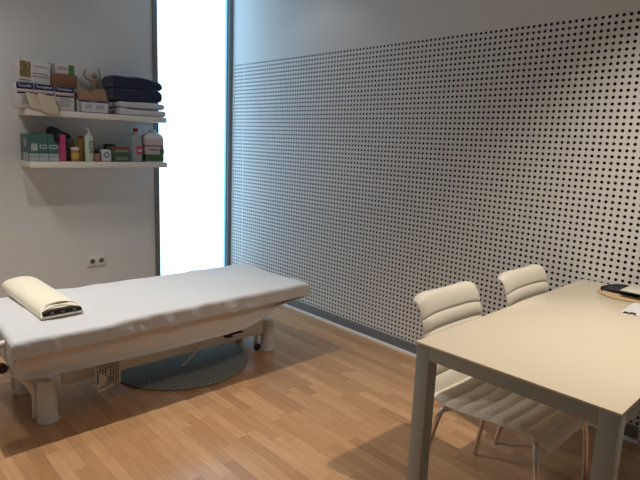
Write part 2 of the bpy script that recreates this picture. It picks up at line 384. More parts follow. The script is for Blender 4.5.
# top sheet draped over the bed
def sheet():
    top = BZ; r = 0.018; x0, x1, y0, y1 = BX0, BX1, BY0, BY1
    def wrap(u, a, b):       # u: cloth coordinate; returns position, drop
        if u < a + r:
            d = (a + r) - u; arc = r * PI / 2
            if d < arc: th = d / r; return (a + r) - r * math.sin(th), r * (1 - math.cos(th))
            return a, r + (d - arc)
        if u > b - r:
            d = u - (b - r); arc = r * PI / 2
            if d < arc: th = d / r; return (b - r) + r * math.sin(th), r * (1 - math.cos(th))
            return b, r + (d - arc)
        return u, 0.0
    ext_y0, ext_y1, ext_x0, ext_x1 = 0.070, 0.06, 0.11, 0.068
    nu, nv = 230, 120
    ua = x0 - ext_x0; ub = x1 + ext_x1; va = y0 - ext_y0; vb = y1 + ext_y1
    bm = bmesh.new(); G = []
    for i in range(nu + 1):
        row = []
        u = ua + (ub - ua) * i / nu
        for j in range(nv + 1):
            v = va + (vb - va) * j / nv
            x, dx = wrap(u, x0, x1); y, dy = wrap(v, y0, y1)
            d = max(dx, dy) if min(dx, dy) <= 0 else (dx ** 6 + dy ** 6) ** (1 / 6)
            sag = 0.014 * noise.noise(Vector((x * 3, y * 4, 1.3))) + 0.006 * noise.noise(Vector((x * 9, y * 7, 4.0)))
            wr = noise.noise(Vector((x * 14 + v * 6, v * 8, 7.7))) * 0.015 * min(1, d / 0.05)
            fold = math.sin(x * 46 + 3 * noise.noise(Vector((x * 4, 0, 0)))) * 0.004 * min(1, d / 0.08)
            z = top - d + (sag if d < r else sag * max(0.3, 1 - d / 0.12))
            if dy > 0:
                s = -1 if v < (y0 + y1) / 2 else 1
                y += s * (0.003 + abs(wr) + max(0, fold)); 
                # longer towards the head end
                if dy > r: z -= (dy - r) * 0.0
            if dx > 0:
                s = -1 if u < (x0 + x1) / 2 else 1
                x += s * (0.002 + 0.4 * abs(wr) + abs(math.sin(y * 30)) * 0.002 * min(1, d / 0.08))
            row.append(bm.verts.new((x, y, z + 0.003)))
        G.append(row)
    for i in range(nu):
        for j in range(nv): bm.faces.new((G[i][j], G[i + 1][j], G[i + 1][j + 1], G[i][j + 1]))
    o = link('bed_sheet', bm, M_sheet)
    m = o.modifiers.new('thickness', 'SOLIDIFY'); m.thickness = 0.003; m.offset = 1
    tag(o, 'wrinkled white sheet covering the top of the massage table', 'sheet')
sheet()

# half-round neck pillow
def pillow():
    t = thing('neck_bolster', (-2.09, -1.33, BZ + 0.018), 'cream half-round vinyl bolster lying across the white bed sheet', 'pillow', rz=math.radians(2))
    w, h, L2 = 0.100, 0.052, 0.335
    def sec(s=1.0, n=20, k=0):
        pts = []
        for i in range(n + 1):
            a = PI * i / n
            pts.append((w * s * math.cos(a) * (abs(math.cos(a)) ** 0.0), h * s * math.sin(a) ** 0.85 + 0.012))
        return pts
    bm = bmesh.new(); rings = []
    N = 26
    for i in range(N + 1):
        y = -L2 + 2 * L2 * i / N; e = 1 - 0.05 * (abs(y) / L2) ** 6
        rings.append([bm.verts.new((px, y + (0.05 * (pz / h) ** 1.5 if i < 2 else 0) * (1 - i / 2 if i < 2 else 0), pz * e + 0.002 * noise.noise(Vector((px * 20, y * 8, 0))))) for px, pz in sec()])
    for a, b in zip(rings, rings[1:]):
        for k in range(len(a) - 1): bm.faces.new((a[k], b[k], b[k + 1], a[k + 1]))
    for a in (rings[0], rings[-1]): bm.faces.new(a)
    for a, b in zip(rings, rings[1:]): bm.faces.new((a[0], a[-1], b[-1], b[0]))
    bmesh.ops.recalc_face_normals(bm, faces=bm.faces)
    link('cushion_cover', bm, M_vinyl, t)
    bm = bmesh.new(); box(bm, -w - 0.002, w + 0.002, -L2 - 0.004, L2, 0.0, 0.014, bev=0.005); link('base_panel', bm, M_vinyl, t)
    # open zip end, filled with a dark block
    bm = bmesh.new(); pts = [(-w * 0.93, 0.016), (w * 0.93, 0.016), (w * 0.90, 0.030), (w * 0.5, 0.038), (-w * 0.5, 0.038), (-w * 0.90, 0.030)]
    f = bm.faces.new([bm.verts.new((x, -L2 - 0.003 , z)) for x, z in pts])
    ex = bmesh.ops.extrude_face_region(bm, geom=[f]); bmesh.ops.translate(bm, vec=(0, 0.03, 0), verts=[v for v in ex['geom'] if isinstance(v, bmesh.types.BMVert)])
    bmesh.ops.recalc_face_normals(bm, faces=bm.faces)
    e = link('end_opening', bm, M_dark, t, smooth=False); e['label'] = 'dark open zip end'
    for x in (-0.05, 0.0, 0.055):
        bx('fastening', (x - 0.008, x + 0.008, -L2 - 0.0045, -L2 - 0.003, 0.020, 0.030), mat('dull_brown_fastener', (120, 106, 92), 0.6, bump=0.02), e, bev=0.0004)
    tb('piping', [(-w * 0.8, -L2 + 0.024, 0.0445), (-w * 0.45, -L2 + 0.036, 0.059), (0, -L2 + 0.043, 0.0645), (w * 0.45, -L2 + 0.036, 0.059), (w * 0.8, -L2 + 0.024, 0.0445)], 0.0025, M_vinyl, t, 6)
pillow()

# round mat
bm = bmesh.new(); lathe(bm, [(0, 0.0), (0.425, 0.0), (0.43, 0.004), (0.425, 0.009), (0.40, 0.010), (0, 0.010)], n=72)
o = link('round_mat', bm, M_rug); o.location = (-1.31, -1.42, 0.0005)
tag(o, 'round grey-green woven mat on the parquet under the massage table', 'mat')

# ---------------------------------------------------------------- table
TX0, TX1, TY0, TY1, TZ = -1.462, -0.010, -3.984, -3.342, 0.77
def table():
    t = thing('meeting_table', ((TX0 + TX1) / 2, (TY0 + TY1) / 2, 0), 'long cream-topped table with taupe metal legs standing against the perforated wall', 'table', rz=math.radians(1.0))
    ox, oy = (TX0 + TX1) / 2, (TY0 + TY1) / 2
    hx, hy = (TX1 - TX0) / 2, (TY1 - TY0) / 2
    bx('table_top', (-hx, hx, -hy, hy, TZ - 0.008, TZ), M_tabletop, t, bev=0.0015)
    w = 0.052; a = 0.003; zt = TZ - 0.0085
    for y in (-1, 1):
        ya, yb = sorted((y * (hy - a), y * (hy - a - 0.03)))
        bx('apron_rail', (-hx + a + w, hx - a - w, ya, yb, zt - 0.045, zt), M_tframe, t, bev=0.001)
    for x in (-1, 1):
        xa, xb = sorted((x * (hx - a), x * (hx - a - 0.03)))
        bx('apron_rail', (xa, xb, -hy + a + w, hy - a - w, zt - 0.045, zt), M_tframe, t, bev=0.001)
        for y in (-1, 1):
            xa2, xb2 = sorted((x * (hx - a), x * (hx - a - w))); ya, yb = sorted((y * (hy - a), y * (hy - a - w)))
            bx('leg', (xa2, xb2, ya, yb, 0.0, zt), M_tframe, t, bev=0.0015)
table()

# ---------------------------------------------------------------- chairs
def chair_proto(loc, label, rz=0):
    t = thing('dining_chair', loc, label, 'chair', 'cream channelled chairs at the table', rz)
    # local: faces -y. profile (y, z)
    prof = smooth_path([(0, -0.275, 0.425), (0, -0.25, 0.452), (0, -0.19, 0.462), (0, -0.08, 0.452), (0, 0.06, 0.437), (0, 0.15, 0.437), (0, 0.205, 0.458),
                        (0, 0.232, 0.505), (0, 0.243, 0.58), (0, 0.253, 0.67), (0, 0.269, 0.748), (0, 0.284, 0.800), (0, 0.306, 0.828), (0, 0.335, 0.825)], 14)
    # arc length
    s = [0.0]
    for a, b in zip(prof, prof[1:]): s.append(s[-1] + (b - a).length)
    tot = s[-1]; hw = 0.215; nU = 18
    step = 0.064
    # split near the bend
    split = min(range(len(prof)), key=lambda i: abs(prof[i].z - 0.50) + (0 if prof[i].y > 0.2 else 9))
    def shell(i0, i1, name):
        bm = bmesh.new(); A = []; B = []
        for i in range(i0, i1 + 1):
            tg = (prof[min(i + 1, len(prof) - 1)] - prof[max(i - 1, 0)]).normalized()
            nrm = Vector((0, -tg.z, tg.y))      # towards sitter
            dt = tot - s[i]; g = 0.5 * min(1.0, (0.11 - dt) / 0.012) ** 0.5 if dt < 0.11 else abs(math.sin(PI * (dt - 0.11) / step)); puff = g ** 0.45
            th = 0.006 + 0.016 * puff
            e = min(s[i], tot - s[i]); 
            if e < 0.014: th *= max(0.25, math.sqrt(e / 0.014 * (2 - e / 0.014)))
            ra = []; rb = []
            for j in range(nU + 1):
                u = -1 + 2 * j / nU; uu = math.copysign(abs(u) ** 0.8, u)
                x = hw * uu; edge = math.sqrt(max(0.0, 1 - abs(uu) ** 10)) * 0.85 + 0.15
                dish = -0.012 * (1 - uu * uu)
                # rounded corners at the ends of the shell
                c = prof[i] + nrm * dish
                fr = min(s[i], tot - s[i])
                xx = x * (1 - 0.07 * max(0, 1 - fr / 0.03) ** 2)
                c = c - Vector((0, 0, 0.022 * abs(uu) ** 5 * max(0.0, min(1.0, (prof[i].z - 0.6) / 0.2))))
                ra.append(bm.verts.new((xx, c.y + nrm.y * th * edge, c.z + nrm.z * th * edge)))
                rb.append(bm.verts.new((xx, c.y - nrm.y * 0.010 * edge, c.z - nrm.z * 0.010 * edge)))
            A.append(ra); B.append(rb)
        m = len(A) - 1
        for i in range(m):
            for j in range(nU):
                bm.faces.new((A[i][j], A[i][j + 1], A[i + 1][j + 1], A[i + 1][j])); bm.faces.new((B[i][j], B[i + 1][j], B[i + 1][j + 1], B[i][j + 1]))
            bm.faces.new((A[i][0], A[i + 1][0], B[i + 1][0], B[i][0])); bm.faces.new((A[i][nU], B[i][nU], B[i + 1][nU], A[i + 1][nU]))
        for j in range(nU):
            bm.faces.new((A[0][j], B[0][j], B[0][j + 1], A[0][j + 1])); bm.faces.new((A[m][j], A[m][j + 1], B[m][j + 1], B[m][j]))
        bmesh.ops.recalc_face_normals(bm, faces=bm.faces)
        return link(name, bm, M_chair, t)
    shell(0, split, 'seat'); shell(split, len(prof) - 1, 'backrest')
    # chrome frame under the seat and four splayed legs
    for sx in (-1, 1):
        tb('seat_rail', [(sx * 0.125, -0.19, 0.430), (sx * 0.125, -0.02, 0.422), (sx * 0.125, 0.13, 0.414)], 0.009, M_chrome, t, 8)
        tb('leg', [(sx * 0.125, -0.19, 0.428), (sx * 0.175, -0.215, 0.426), (sx * 0.200, -0.228, 0.400), (sx * 0.215, -0.245, 0.30), (sx * 0.235, -0.262, 0.0)], 0.0105, M_chrome, t, 10)
        tb('leg', [(sx * 0.125, 0.12, 0.410), (sx * 0.175, 0.140, 0.408), (sx * 0.200, 0.16, 0.388), (sx * 0.212, 0.185, 0.28), (sx * 0.235, 0.235, 0.0)], 0.0105, M_chrome, t, 10)
    return t
def copy_tree(o, parent=None):
    c = o.copy(); COL.objects.link(c); c.parent = parent
    for ch in list(o.children): copy_tree(ch, c)
    return c
ch1 = chair_proto((-0.988, -3.455, 0), 'cream channelled-leatherette chrome chair nearest the open end of the table')
ch2 = copy_tree(ch1); ch2.location = (-0.352, -3.468, 0)
ch2['label'] = 'cream channelled-leatherette chrome chair closest to the perforated wall'

# ---------------------------------------------------------------- things on the table
def tabletop():
    z = TZ + 0.0003
    bm = bmesh.new(); lathe(bm, [(0, 0), (0.135, 0), (0.140, 0.003), (0.135, 0.006), (0, 0.006)], n=56)
    o = link('round_board', bm, M_cork); o.location = (-0.152, -3.60, z); tag(o, 'thin round wooden board at the wall end of the cream table', 'board')
    t = thing('folded_jacket', (-0.152, -3.60, z + 0.0065), 'crumpled dark navy fabric bundle lying on the round wooden board', 'clothing')
    def lump(name, cx, cy, lx, ly, h, seed, m):
        bm = bmesh.new(); rr = bmesh.ops.create_icosphere(bm, subdivisions=4, radius=1.0)
        for v in bm.verts:
            c = v.co.copy(); n = noise.noise(c * 1.6 + Vector((seed, 0, 0))) * 0.25 + noise.noise(c * 4 + Vector((seed, 3, 0))) * 0.10
            f = 1 + n
            zz = max(c.z, -0.15)
            v.co = Vector((cx + math.copysign(abs(c.x) ** 0.7, c.x) * lx * f, cy + math.copysign(abs(c.y) ** 0.7, c.y) * ly * f, (zz + 0.15) * h * (1 + 1.2 * n)))
        return link(name, bm, m, t)
    lump('cloth', 0.0, 0.02, 0.055, 0.080, 0.020, 1, mat('dark_navy_fabric', (36, 38, 50), 0.8, bump=0.3, bscale=200))
    tb('strap', [(-0.055, 0.105, 0.008), (-0.02, 0.115, 0.010), (0.04, 0.07, 0.020), (0.02, -0.02, 0.026), (-0.06, -0.06, 0.012)], 0.006, mat('black_webbing', (24, 24, 28), 0.7, bump=0.1), t, 8)
    # pale leaflets on the bundle
    t2 = thing('leaflet', (-0.14, -3.66, z + 0.034), 'glossy pale leaflet lying on top of the dark fabric bundle', 'paper')
    bx('page', (-0.11, 0.07, -0.115, 0.075, 0.0, 0.004), mat('glossy_leaflet', (200, 198, 186), 0.25, bump=0.01), t2, bev=0.0005)
    bx('printed_block', (-0.05, 0.02, -0.02, 0.05, 0.003, 0.0034), mat('leaflet_print', (96, 92, 84), 0.3, bump=0.01), t2)
    # paper with small black mark
    t3 = thing('paper_sheet', (-0.41, -3.77, z), 'white sheet of paper with a small black mark, near the round board', 'paper', rz=math.radians(3))
    bx('page', (-0.08, 0.19, -0.12, 0.105, 0.0, 0.0008), mat('white_paper', (214, 212, 214), 0.7, bump=0.01), t3)
    text('printed_logo', 'aR', 0.045, (-0.062, 0.070, 0.0011), mat('black_ink', (20, 20, 22), 0.6, bump=0.01), t3, rot=(0, 0, -PI / 2), off=0.003)
tabletop()

# ---------------------------------------------------------------- double socket
def socket():
    t = thing('double_socket', (-1.298, 0, 0.385), 'white double wall socket on the back wall above the massage table', 'socket')
    bx('frame_plate', (-0.078, 0.078, -0.010, -0.0005, -0.042, 0.042), M_socket, t, bev=0.003)
    for sx in (-0.036, 0.036):
        bm = bmesh.new()
        lathe(bm, [(0.030, 0.0), (0.030, 0.004), (0.024, 0.005), (0.021, 0.004), (0.0195, 0.001), (0, 0.001)], n=32)
        bmesh.ops.transform(bm, matrix=Matrix.Translation((sx, -0.0102, 0)) @ Matrix.Rotation(PI / 2, 4, 'X'), verts=bm.verts)
        s = link('socket_insert', bm, M_socket, t)
        bm = bmesh.new()
        lathe(bm, [(0.0, 0), (0.0195, 0), (0.0195, 0.0006), (0, 0.0006)], n=28)
        bmesh.ops.transform(bm, matrix=Matrix.Translation((sx, -0.0114, 0)) @ Matrix.Rotation(PI / 2, 4, 'X'), verts=bm.verts)
        link('recess', bm, mat('socket_recess_grey', (96, 94, 92), 0.5, bump=0.01), s)
        bm = bmesh.new()
        for q in (-0.0095, 0.0095): box(bm, sx + q - 0.0025, sx + q + 0.0025, -0.0128, -0.012, -0.0025, 0.0025, bev=0.0003)
        link('contact_hole', bm, M_black, s)
socket()

# ---------------------------------------------------------------- shelves
SH = []
for z, lb in ((1.562, 'upper white floating wall shelf holding boxes and folded towels'), (1.202, 'lower white floating wall shelf holding bottles and teal boxes')):
    o = bx('wall_shelf', (-0.515, 0.515, -0.25, 0.0, -0.042, 0.0), M_shelf, bev=0.0015); o.location = (-1.305, -0.0005, z); tag(o, lb, 'shelf', 'floating wall shelves')
ZU = 1.5624; ZL = 1.2024
def pm(name, rgb, r=0.5): return mat(name, rgb, r, bump=0.01)
def front(name, parent, x0, x1, z0, z1, y, m, th=0.0008):
    return bx(name, (x0, x1, y - th, y, z0, z1), m, parent)
def textlines(parent, x0, x1, z0, z1, y, n, m, name='printed_text', seed=1):
    rr = random.Random(seed); bm = bmesh.new(); h = (z1 - z0) / n
    for i in range(n):
        z = z1 - (i + 0.5) * h; x = x0
        while x < x1 - 0.004:
            w = min(rr.uniform(0.006, 0.02), x1 - x); box(bm, x, x + w, y - 0.0014, y - 0.0008, z - h * 0.22, z + h * 0.22); x += w + 0.004
    return link(name, bm, m, parent, smooth=False)
M_white = pm('white_printed_card', (204, 203, 204)); M_boxnavy = pm('navy_print', (34, 38, 84)); M_pinkp = pm('pink_print', (196, 130, 138)); M_greytext = pm('grey_print', (120, 120, 124)); M_wtext = pm('white_print', (220, 220, 225))

def bandage_box(x0, x1, h, label, txt):
    w = (x1 - x0) / 2; t = thing('bandage_box', ((x0 + x1) / 2, -0.205, ZU), label, 'box', 'navy and white bandage boxes on the upper shelf')
    bx('carton', (-w, w, 0, 0.12, 0, h), M_white, t, bev=0.001)
    front('navy_band', t, -w + 0.0005, w - 0.0005, h - 0.042, h - 0.001, 0, M_boxnavy)
    text('brand_lettering', txt, 0.024, (0, -0.0012, h - 0.020), M_wtext, t)
    front('pink_stripe', t, -w + 0.0005, w - 0.0005, h - 0.060, h - 0.054, 0, M_pinkp)
    front('opening', t, -w + 0.004, w - 0.004, h - 0.074, h - 0.063, 0, M_black)
    textlines(t, -w + 0.03, w - 0.025, 0.03, 0.095, 0, 5, M_greytext, seed=int(-x0 * 1000))
    front('pink_stripe', t, -w + 0.0005, w - 0.0005, 0.001, 0.006, 0, M_pinkp)
bandage_box(-1.868, -1.762, 0.175, 'navy and white bandage box at the left end of the upper shelf', 'Tensofix')
bandage_box(-1.756, -1.628, 0.175, 'navy and white bandage box behind the hanging beige papers, middle of three', 'Tensoplast')
bandage_box(-1.622, -1.492, 0.172, 'navy and white bandage box beside the open cardboard box', 'Tensoplast')
# two beige papers hanging over the shelf edge
for (xa, xb, zt, zb, lb, dy) in ((-1.815, -1.715, 1.672, 1.560, 'narrow beige paper sheet hanging in front of the left bandage boxes', 0.0), (-1.742, -1.630, 1.672, 1.535, 'wider beige paper sheet hanging over the upper shelf edge', -0.012)):
    bm = bmesh.new(); G = []
    for i in range(13):
        f = i / 12; z = zt + (zb - zt) * f; y = -0.209 - 0.050 * min(1, f * 1.3) ** 1.2 + dy
        row = []
        for j in range(7):
            u = j / 6; x = xa + (xb - xa) * u + 0.012 * f
            row.append(bm.verts.new((x, y - 0.003 * math.sin(u * 5 + f * 3), z - 0.010 * u + 0.003 * math.sin(u * 7))))
        G.append(row)
    for i in range(12):
        for j in range(6): bm.faces.new((G[i][j], G[i + 1][j], G[i + 1][j + 1], G[i][j + 1]))
    o = link('paper_wipe', bm, mat('beige_paper', (196, 182, 158), 0.9, bump=0.05)); m = o.modifiers.new('thickness', 'SOLIDIFY'); m.thickness = 0.0012
    tag(o, lb, 'paper', 'beige paper sheets hanging off the shelf')
# picture box on top
def picture_box():
    t = thing('picture_carton', (-1.742, -0.17, ZU + 0.1765), 'white carton with a food photograph and grey print, on the bandage boxes', 'box', rz=math.radians(4)); t.rotation_euler[1] = math.radians(2.5); t.location.z += 0.005
    bx('carton', (-0.105, 0.105, 0, 0.07, 0, 0.145), M_white, t, bev=0.001)
    m = bpy.data.materials.new('printed_food_photo'); m.use_nodes = True; N = m.node_tree.nodes; L = m.node_tree.links
    vo = N.new('ShaderNodeTexVoronoi'); vo.inputs['Scale'].default_value = 90; tc = N.new('ShaderNodeTexCoord'); L.new(tc.outputs['Object'], vo.inputs['Vector'])
    cr = N.new('ShaderNodeValToRGB'); e = cr.color_ramp.elements; e[0].color = (*lin((70, 52, 36)), 1); e[1].color = (*lin((190, 176, 140)), 1)
    k = e.new(0.4); k.color = (*lin((128, 96, 60)), 1); k = e.new(0.7); k.color = (*lin((120, 120, 70)), 1)
    L.new(vo.outputs['Color'], cr.inputs[0]); L.new(cr.outputs[0], N['Principled BSDF'].inputs['Base Color']); N['Principled BSDF'].inputs['Roughness'].default_value = 0.5
    front('food_photo', t, -0.095, -0.025, 0.030, 0.138, 0, m)
    front('dark_strip', t, -0.100, -0.02, 0.008, 0.016, 0, M_greytext)
    textlines(t, -0.012, 0.095, 0.035, 0.075, 0, 2, M_greytext, seed=5); textlines(t, -0.005, 0.09, 0.105, 0.122, 0, 1, M_greytext, seed=8)
picture_box()
t = thing('small_brown_box', (-1.542, -0.17, ZU + 0.1725), 'flat brown cardboard box under the green and white packet', 'box', rz=math.radians(3))
bx('carton', (-0.088, 0.088, 0, 0.12, 0, 0.09), mat('dark_brown_card', (124, 88, 66), 0.8, bump=0.04), t, bev=0.0015)
t = thing('medicine_packet', (-1.553, -0.155, ZU + 0.1725 + 0.0905), 'white and green packet on top of the flat brown box', 'packet', rz=math.radians(-3))
bx('carton', (-0.086, 0.086, 0, 0.09, 0, 0.068), M_white, t, bev=0.001)
front('green_panel', t, 0.045, 0.085, 0.001, 0.067, 0, pm('green_print', (78, 124, 70)))
textlines(t, -0.03, 0.04, 0.026, 0.052, 0, 2, pm('blue_print', (70, 90, 140)), seed=2)
front('side_flap', t, -0.085, -0.045, 0.002, 0.066, 0, pm('grey_card', (150, 148, 146)))
# open cardboard box
def open_box():
    t = thing('opened_carton', (-1.362, -0.225, ZU), 'opened white and purple carton with brown cardboard flaps raised', 'box')
    w = 0.108; h = 0.092; d = 0.14
    bm = bmesh.new()
    box(bm, -w, w, 0, 0.004, 0, h); box(bm, -w, w, d - 0.004, d, 0, h); box(bm, -w, -w + 0.004, 0.004, d - 0.004, 0, h); box(bm, w - 0.004, w, 0.004, d - 0.004, 0, h); box(bm, -w + 0.004, w - 0.004, 0.004, d - 0.004, 0, 0.004)
    link('carton', bm, M_white, t, smooth=False)
    front('purple_band', t, -w + 0.0005, w - 0.0005, h - 0.016, h - 0.001, 0, pm('purple_print', (70, 40, 96)))
    text('lettering', 'Trauma', 0.014, (0.0, -0.0012, h - 0.009), M_wtext, t)
    front('purple_base', t, -w + 0.0005, w - 0.0005, 0.001, 0.006, 0, pm('purple_print', (70, 40, 96)))
    textlines(t, -0.06, -0.01, 0.03, 0.06, 0, 3, M_greytext, seed=4); textlines(t, 0.02, 0.075, 0.03, 0.06, 0, 3, M_greytext, seed=6)
    front('grey_edge', t, -w + 0.001, -w + 0.02, 0.008, h - 0.018, 0, pm('grey_card', (150, 148, 146)))
    def flap(pts, name='flap'):
        bm = bmesh.new(); f = bm.faces.new([bm.verts.new(p) for p in pts])
        n = Vector((f.calc_center_median().x, 0, 0)); bm.normal_update(); nn = f.normal.copy()
        ex = bmesh.ops.extrude_face_region(bm, geom=[f]); bmesh.ops.translate(bm, vec=nn * 0.003, verts=[v for v in ex['geom'] if isinstance(v, bmesh.types.BMVert)])
        bmesh.ops.recalc_face_normals(bm, faces=bm.faces); link(name, bm, M_card, t, smooth=False)
    flap([(-w, 0.002, h + 0.001), (0.0, 0.002, h + 0.001), (-0.03, 0.03, h + 0.075), (-w, 0.03, h + 0.09)])
    flap([(0.0, 0.006, h + 0.001), (w, 0.006, h + 0.001), (w - 0.01, 0.03, h + 0.085), (0.025, 0.035, h + 0.085), (-0.02, 0.02, h + 0.05)])
    flap([(-w + 0.002, d - 0.002, h + 0.001), (w - 0.002, d - 0.002, h + 0.001), (w - 0.01, d + 0.004, h + 0.05), (-w + 0.01, d + 0.004, h + 0.05)])
open_box()
# jointed wooden manikin, arms raised
def manikin():
    t = thing('wooden_manikin', (-1.278, -0.036, ZU), 'small jointed wooden artist figure with raised arms behind the opened carton', 'figurine')
    def seg(name, pts, r, sub=5): return tb(name, pts, r, M_wood, t, 10, sub, sm=False)
    bm = bmesh.new(); lathe(bm, [(0, 0), (0.030, 0), (0.032, 0.004), (0.030, 0.012), (0, 0.012)], n=28); link('base', bm, M_wood, t)
    seg('stand_rod', [(0, 0.012, 0.012), (0, 0.010, 0.16)], 0.002)
    for s in (-1, 1):
        seg('leg', [(s * 0.014, 0, 0.150), (s * 0.017, -0.004, 0.115), (s * 0.016, 0, 0.085), (s * 0.016, 0.002, 0.055), (s * 0.015, 0, 0.022), (s * 0.015, -0.012, 0.013)], [0.011, 0.010, 0.006, 0.008, 0.004, 0.005])
    bm = bmesh.new(); ellipsoid(bm, (0, 0, 0.158), (0.022, 0.014, 0.016)); link('pelvis', bm, M_wood, t)
    bm = bmesh.new(); lathe(bm, [(0, 0.168), (0.012, 0.170), (0.016, 0.185), (0.026, 0.215), (0.029, 0.235), (0.022, 0.250), (0.008, 0.256), (0.007, 0.268), (0, 0.268)], n=16, sy=0.6); link('torso', bm, M_wood, t)
    bm = bmesh.new(); ellipsoid(bm, (0, 0, 0.288), (0.017, 0.017, 0.024)); link('head', bm, M_wood, t)
    seg('arm', [(-0.026, 0, 0.243), (-0.050, -0.004, 0.255), (-0.072, -0.006, 0.268), (-0.078, -0.004, 0.292), (-0.070, -0.002, 0.315), (-0.058, 0, 0.326)], [0.008, 0.007, 0.006, 0.006, 0.0055, 0.004])
    seg('arm', [(0.026, 0, 0.243), (0.038, -0.002, 0.268), (0.042, -0.004, 0.292), (0.036, -0.004, 0.318), (0.032, -0.002, 0.342)], [0.008, 0.007, 0.006, 0.0055, 0.004])
manikin()
# folded towels
def towel(name, loc, wx, dy, h, m, label, group, seed, droop=0.0, layers=1, fray=1.0, rz=0):
    bm = bmesh.new(); NX, NT = 40, 40; rings = []
    for i in range(NX + 1):
        u = -1 + 2 * i / NX; x = wx * math.copysign(1 - (1 - abs(u)) ** 1.0, u)
        e = (max(0.0, 1 - abs(u) ** 24)) ** 0.5
        e = 0.55 + 0.45 * e
        ring = []
        for k in range(NT):
            a = 2 * PI * k / NT; ca, sa = math.cos(a), math.sin(a)
            y = dy * math.copysign(abs(ca) ** 0.28, ca); z = h / 2 + h / 2 * math.copysign(abs(sa) ** 0.3, sa) * e
            n = noise.noise(Vector((x * 9 + seed, y * 8, z * 12))) * 0.006 * fray
            # crease between the folded layers on the front
            if abs(ca) > 0.6:
                for q in range(1, layers):
                    zc = h * q / layers; n -= 0.012 * math.exp(-((z - zc) / (0.05 * h + 0.002)) ** 2)
            zz = z + (noise.noise(Vector((x * 7 + seed, y * 6, 2))) * 0.007 * fray if z > h * 0.5 else 0)
            zz -= droop * max(0, u) ** 2 * (zz / h) 
            ring.append(bm.verts.new((x + (n if abs(u) > 0.9 else 0), y * (1 + n / dy), max(zz, 0))))
        rings.append(ring)
    for a, b in zip(rings, rings[1:]):
        for k in range(NT): bm.faces.new((a[k], a[(k + 1) % NT], b[(k + 1) % NT], b[k]))
    bm.faces.new(list(reversed(rings[0]))); bm.faces.new(rings[-1]); bmesh.ops.recalc_face_normals(bm, faces=bm.faces)
    o = link(name, bm, m); o.location = loc; o.rotation_euler = (0, 0, rz); tag(o, label, 'towel', group); return o
towel('folded_towel', (-0.985, -0.125, ZU), 0.19, 0.115, 0.052, M_towel, 'pale grey folded towel at the bottom of the towel pile', 'folded towels on the upper shelf', 1)
towel('folded_towel', (-0.990, -0.123, ZU + 0.056), 0.188, 0.113, 0.050, M_towel, 'pale grey folded towel directly under the navy towels', 'folded towels on the upper shelf', 5, rz=0.02)
towel('folded_towel', (-1.018, -0.125, ZU + 0.113), 0.198, 0.112, 0.088, M_navy, 'thick navy folded towel resting on the grey towels', 'folded towels on the upper shelf', 9, fray=1.2)
towel('folded_towel', (-1.016, -0.125, ZU + 0.205), 0.198, 0.110, 0.090, M_navy, 'thick navy folded towel on the very top of the pile', 'folded towels on the upper shelf', 14, droop=0.022, fray=1.4)

# lower shelf
M_teal = pm('teal_print', (66, 104, 102), 0.5); M_tealw = pm('pale_teal_print', (164, 174, 174), 0.5)
def teal_box(x0, x1, d, h, label, sq, y0=-0.215):
    w = (x1 - x0) / 2; t = thing('teal_carton', ((x0 + x1) / 2, y0, ZL), label, 'box', 'teal cartons on the lower shelf')
    bx('carton', (-w, w, 0, d, 0, h), M_teal, t, bev=0.001)
    front('white_base', t, -w + 0.001, w - 0.001, 0.004, 0.055, 0, M_tealw)
    textlines(t, -w + 0.006, w - 0.006, 0.026, 0.046, 0, 1, M_greytext, seed=int(w * 9999))
    if sq == 'square': front('white_label', t, -w * 0.5, w * 0.85, 0.075, 0.125, 0, M_tealw)
    else:
        front('white_label', t, -w * 0.8, w * 0.8, 0.090, 0.118, 0, M_tealw); front('label_window', t, -w * 0.55, w * 0.55, 0.098, 0.110, -0.0009, M_teal)
    return t
def teal_pack():
    t = teal_box(-1.815, -1.752, 0.20, 0.19, 'wide teal carton at the left end of the lower shelf', 'square')
    # printed left side
    bx('side_print', (-0.0327, -0.0316, 0.02, 0.15, 0.005, 0.06), M_tealw, t)
    bx('side_emblem', (-0.0327, -0.0316, 0.05, 0.11, 0.10, 0.16), pm('pink_grey_print', (168, 140, 146)), t)
teal_pack()
teal_box(-1.750, -1.690, 0.17, 0.195, 'narrow teal carton between two other teal cartons', 'frame')
teal_box(-1.688, -1.618, 0.17, 0.195, 'teal carton standing beside the pink box', 'frame')
t = thing('pink_carton', (-1.592, -0.212, ZL), 'bright pink carton with black edge beside the teal cartons', 'box')
bx('carton', (-0.025, 0.025, 0, 0.17, 0, 0.192), pm('magenta_print', (182, 70, 110)), t, bev=0.001)
t = thing('black_booklet', (-1.562, -0.205, ZL), 'thin black box standing beside the pink carton', 'box'); bx('carton', (-0.004, 0.010, 0, 0.15, 0, 0.19), pm('black_card', (26, 26, 32)), t, bev=0.001)
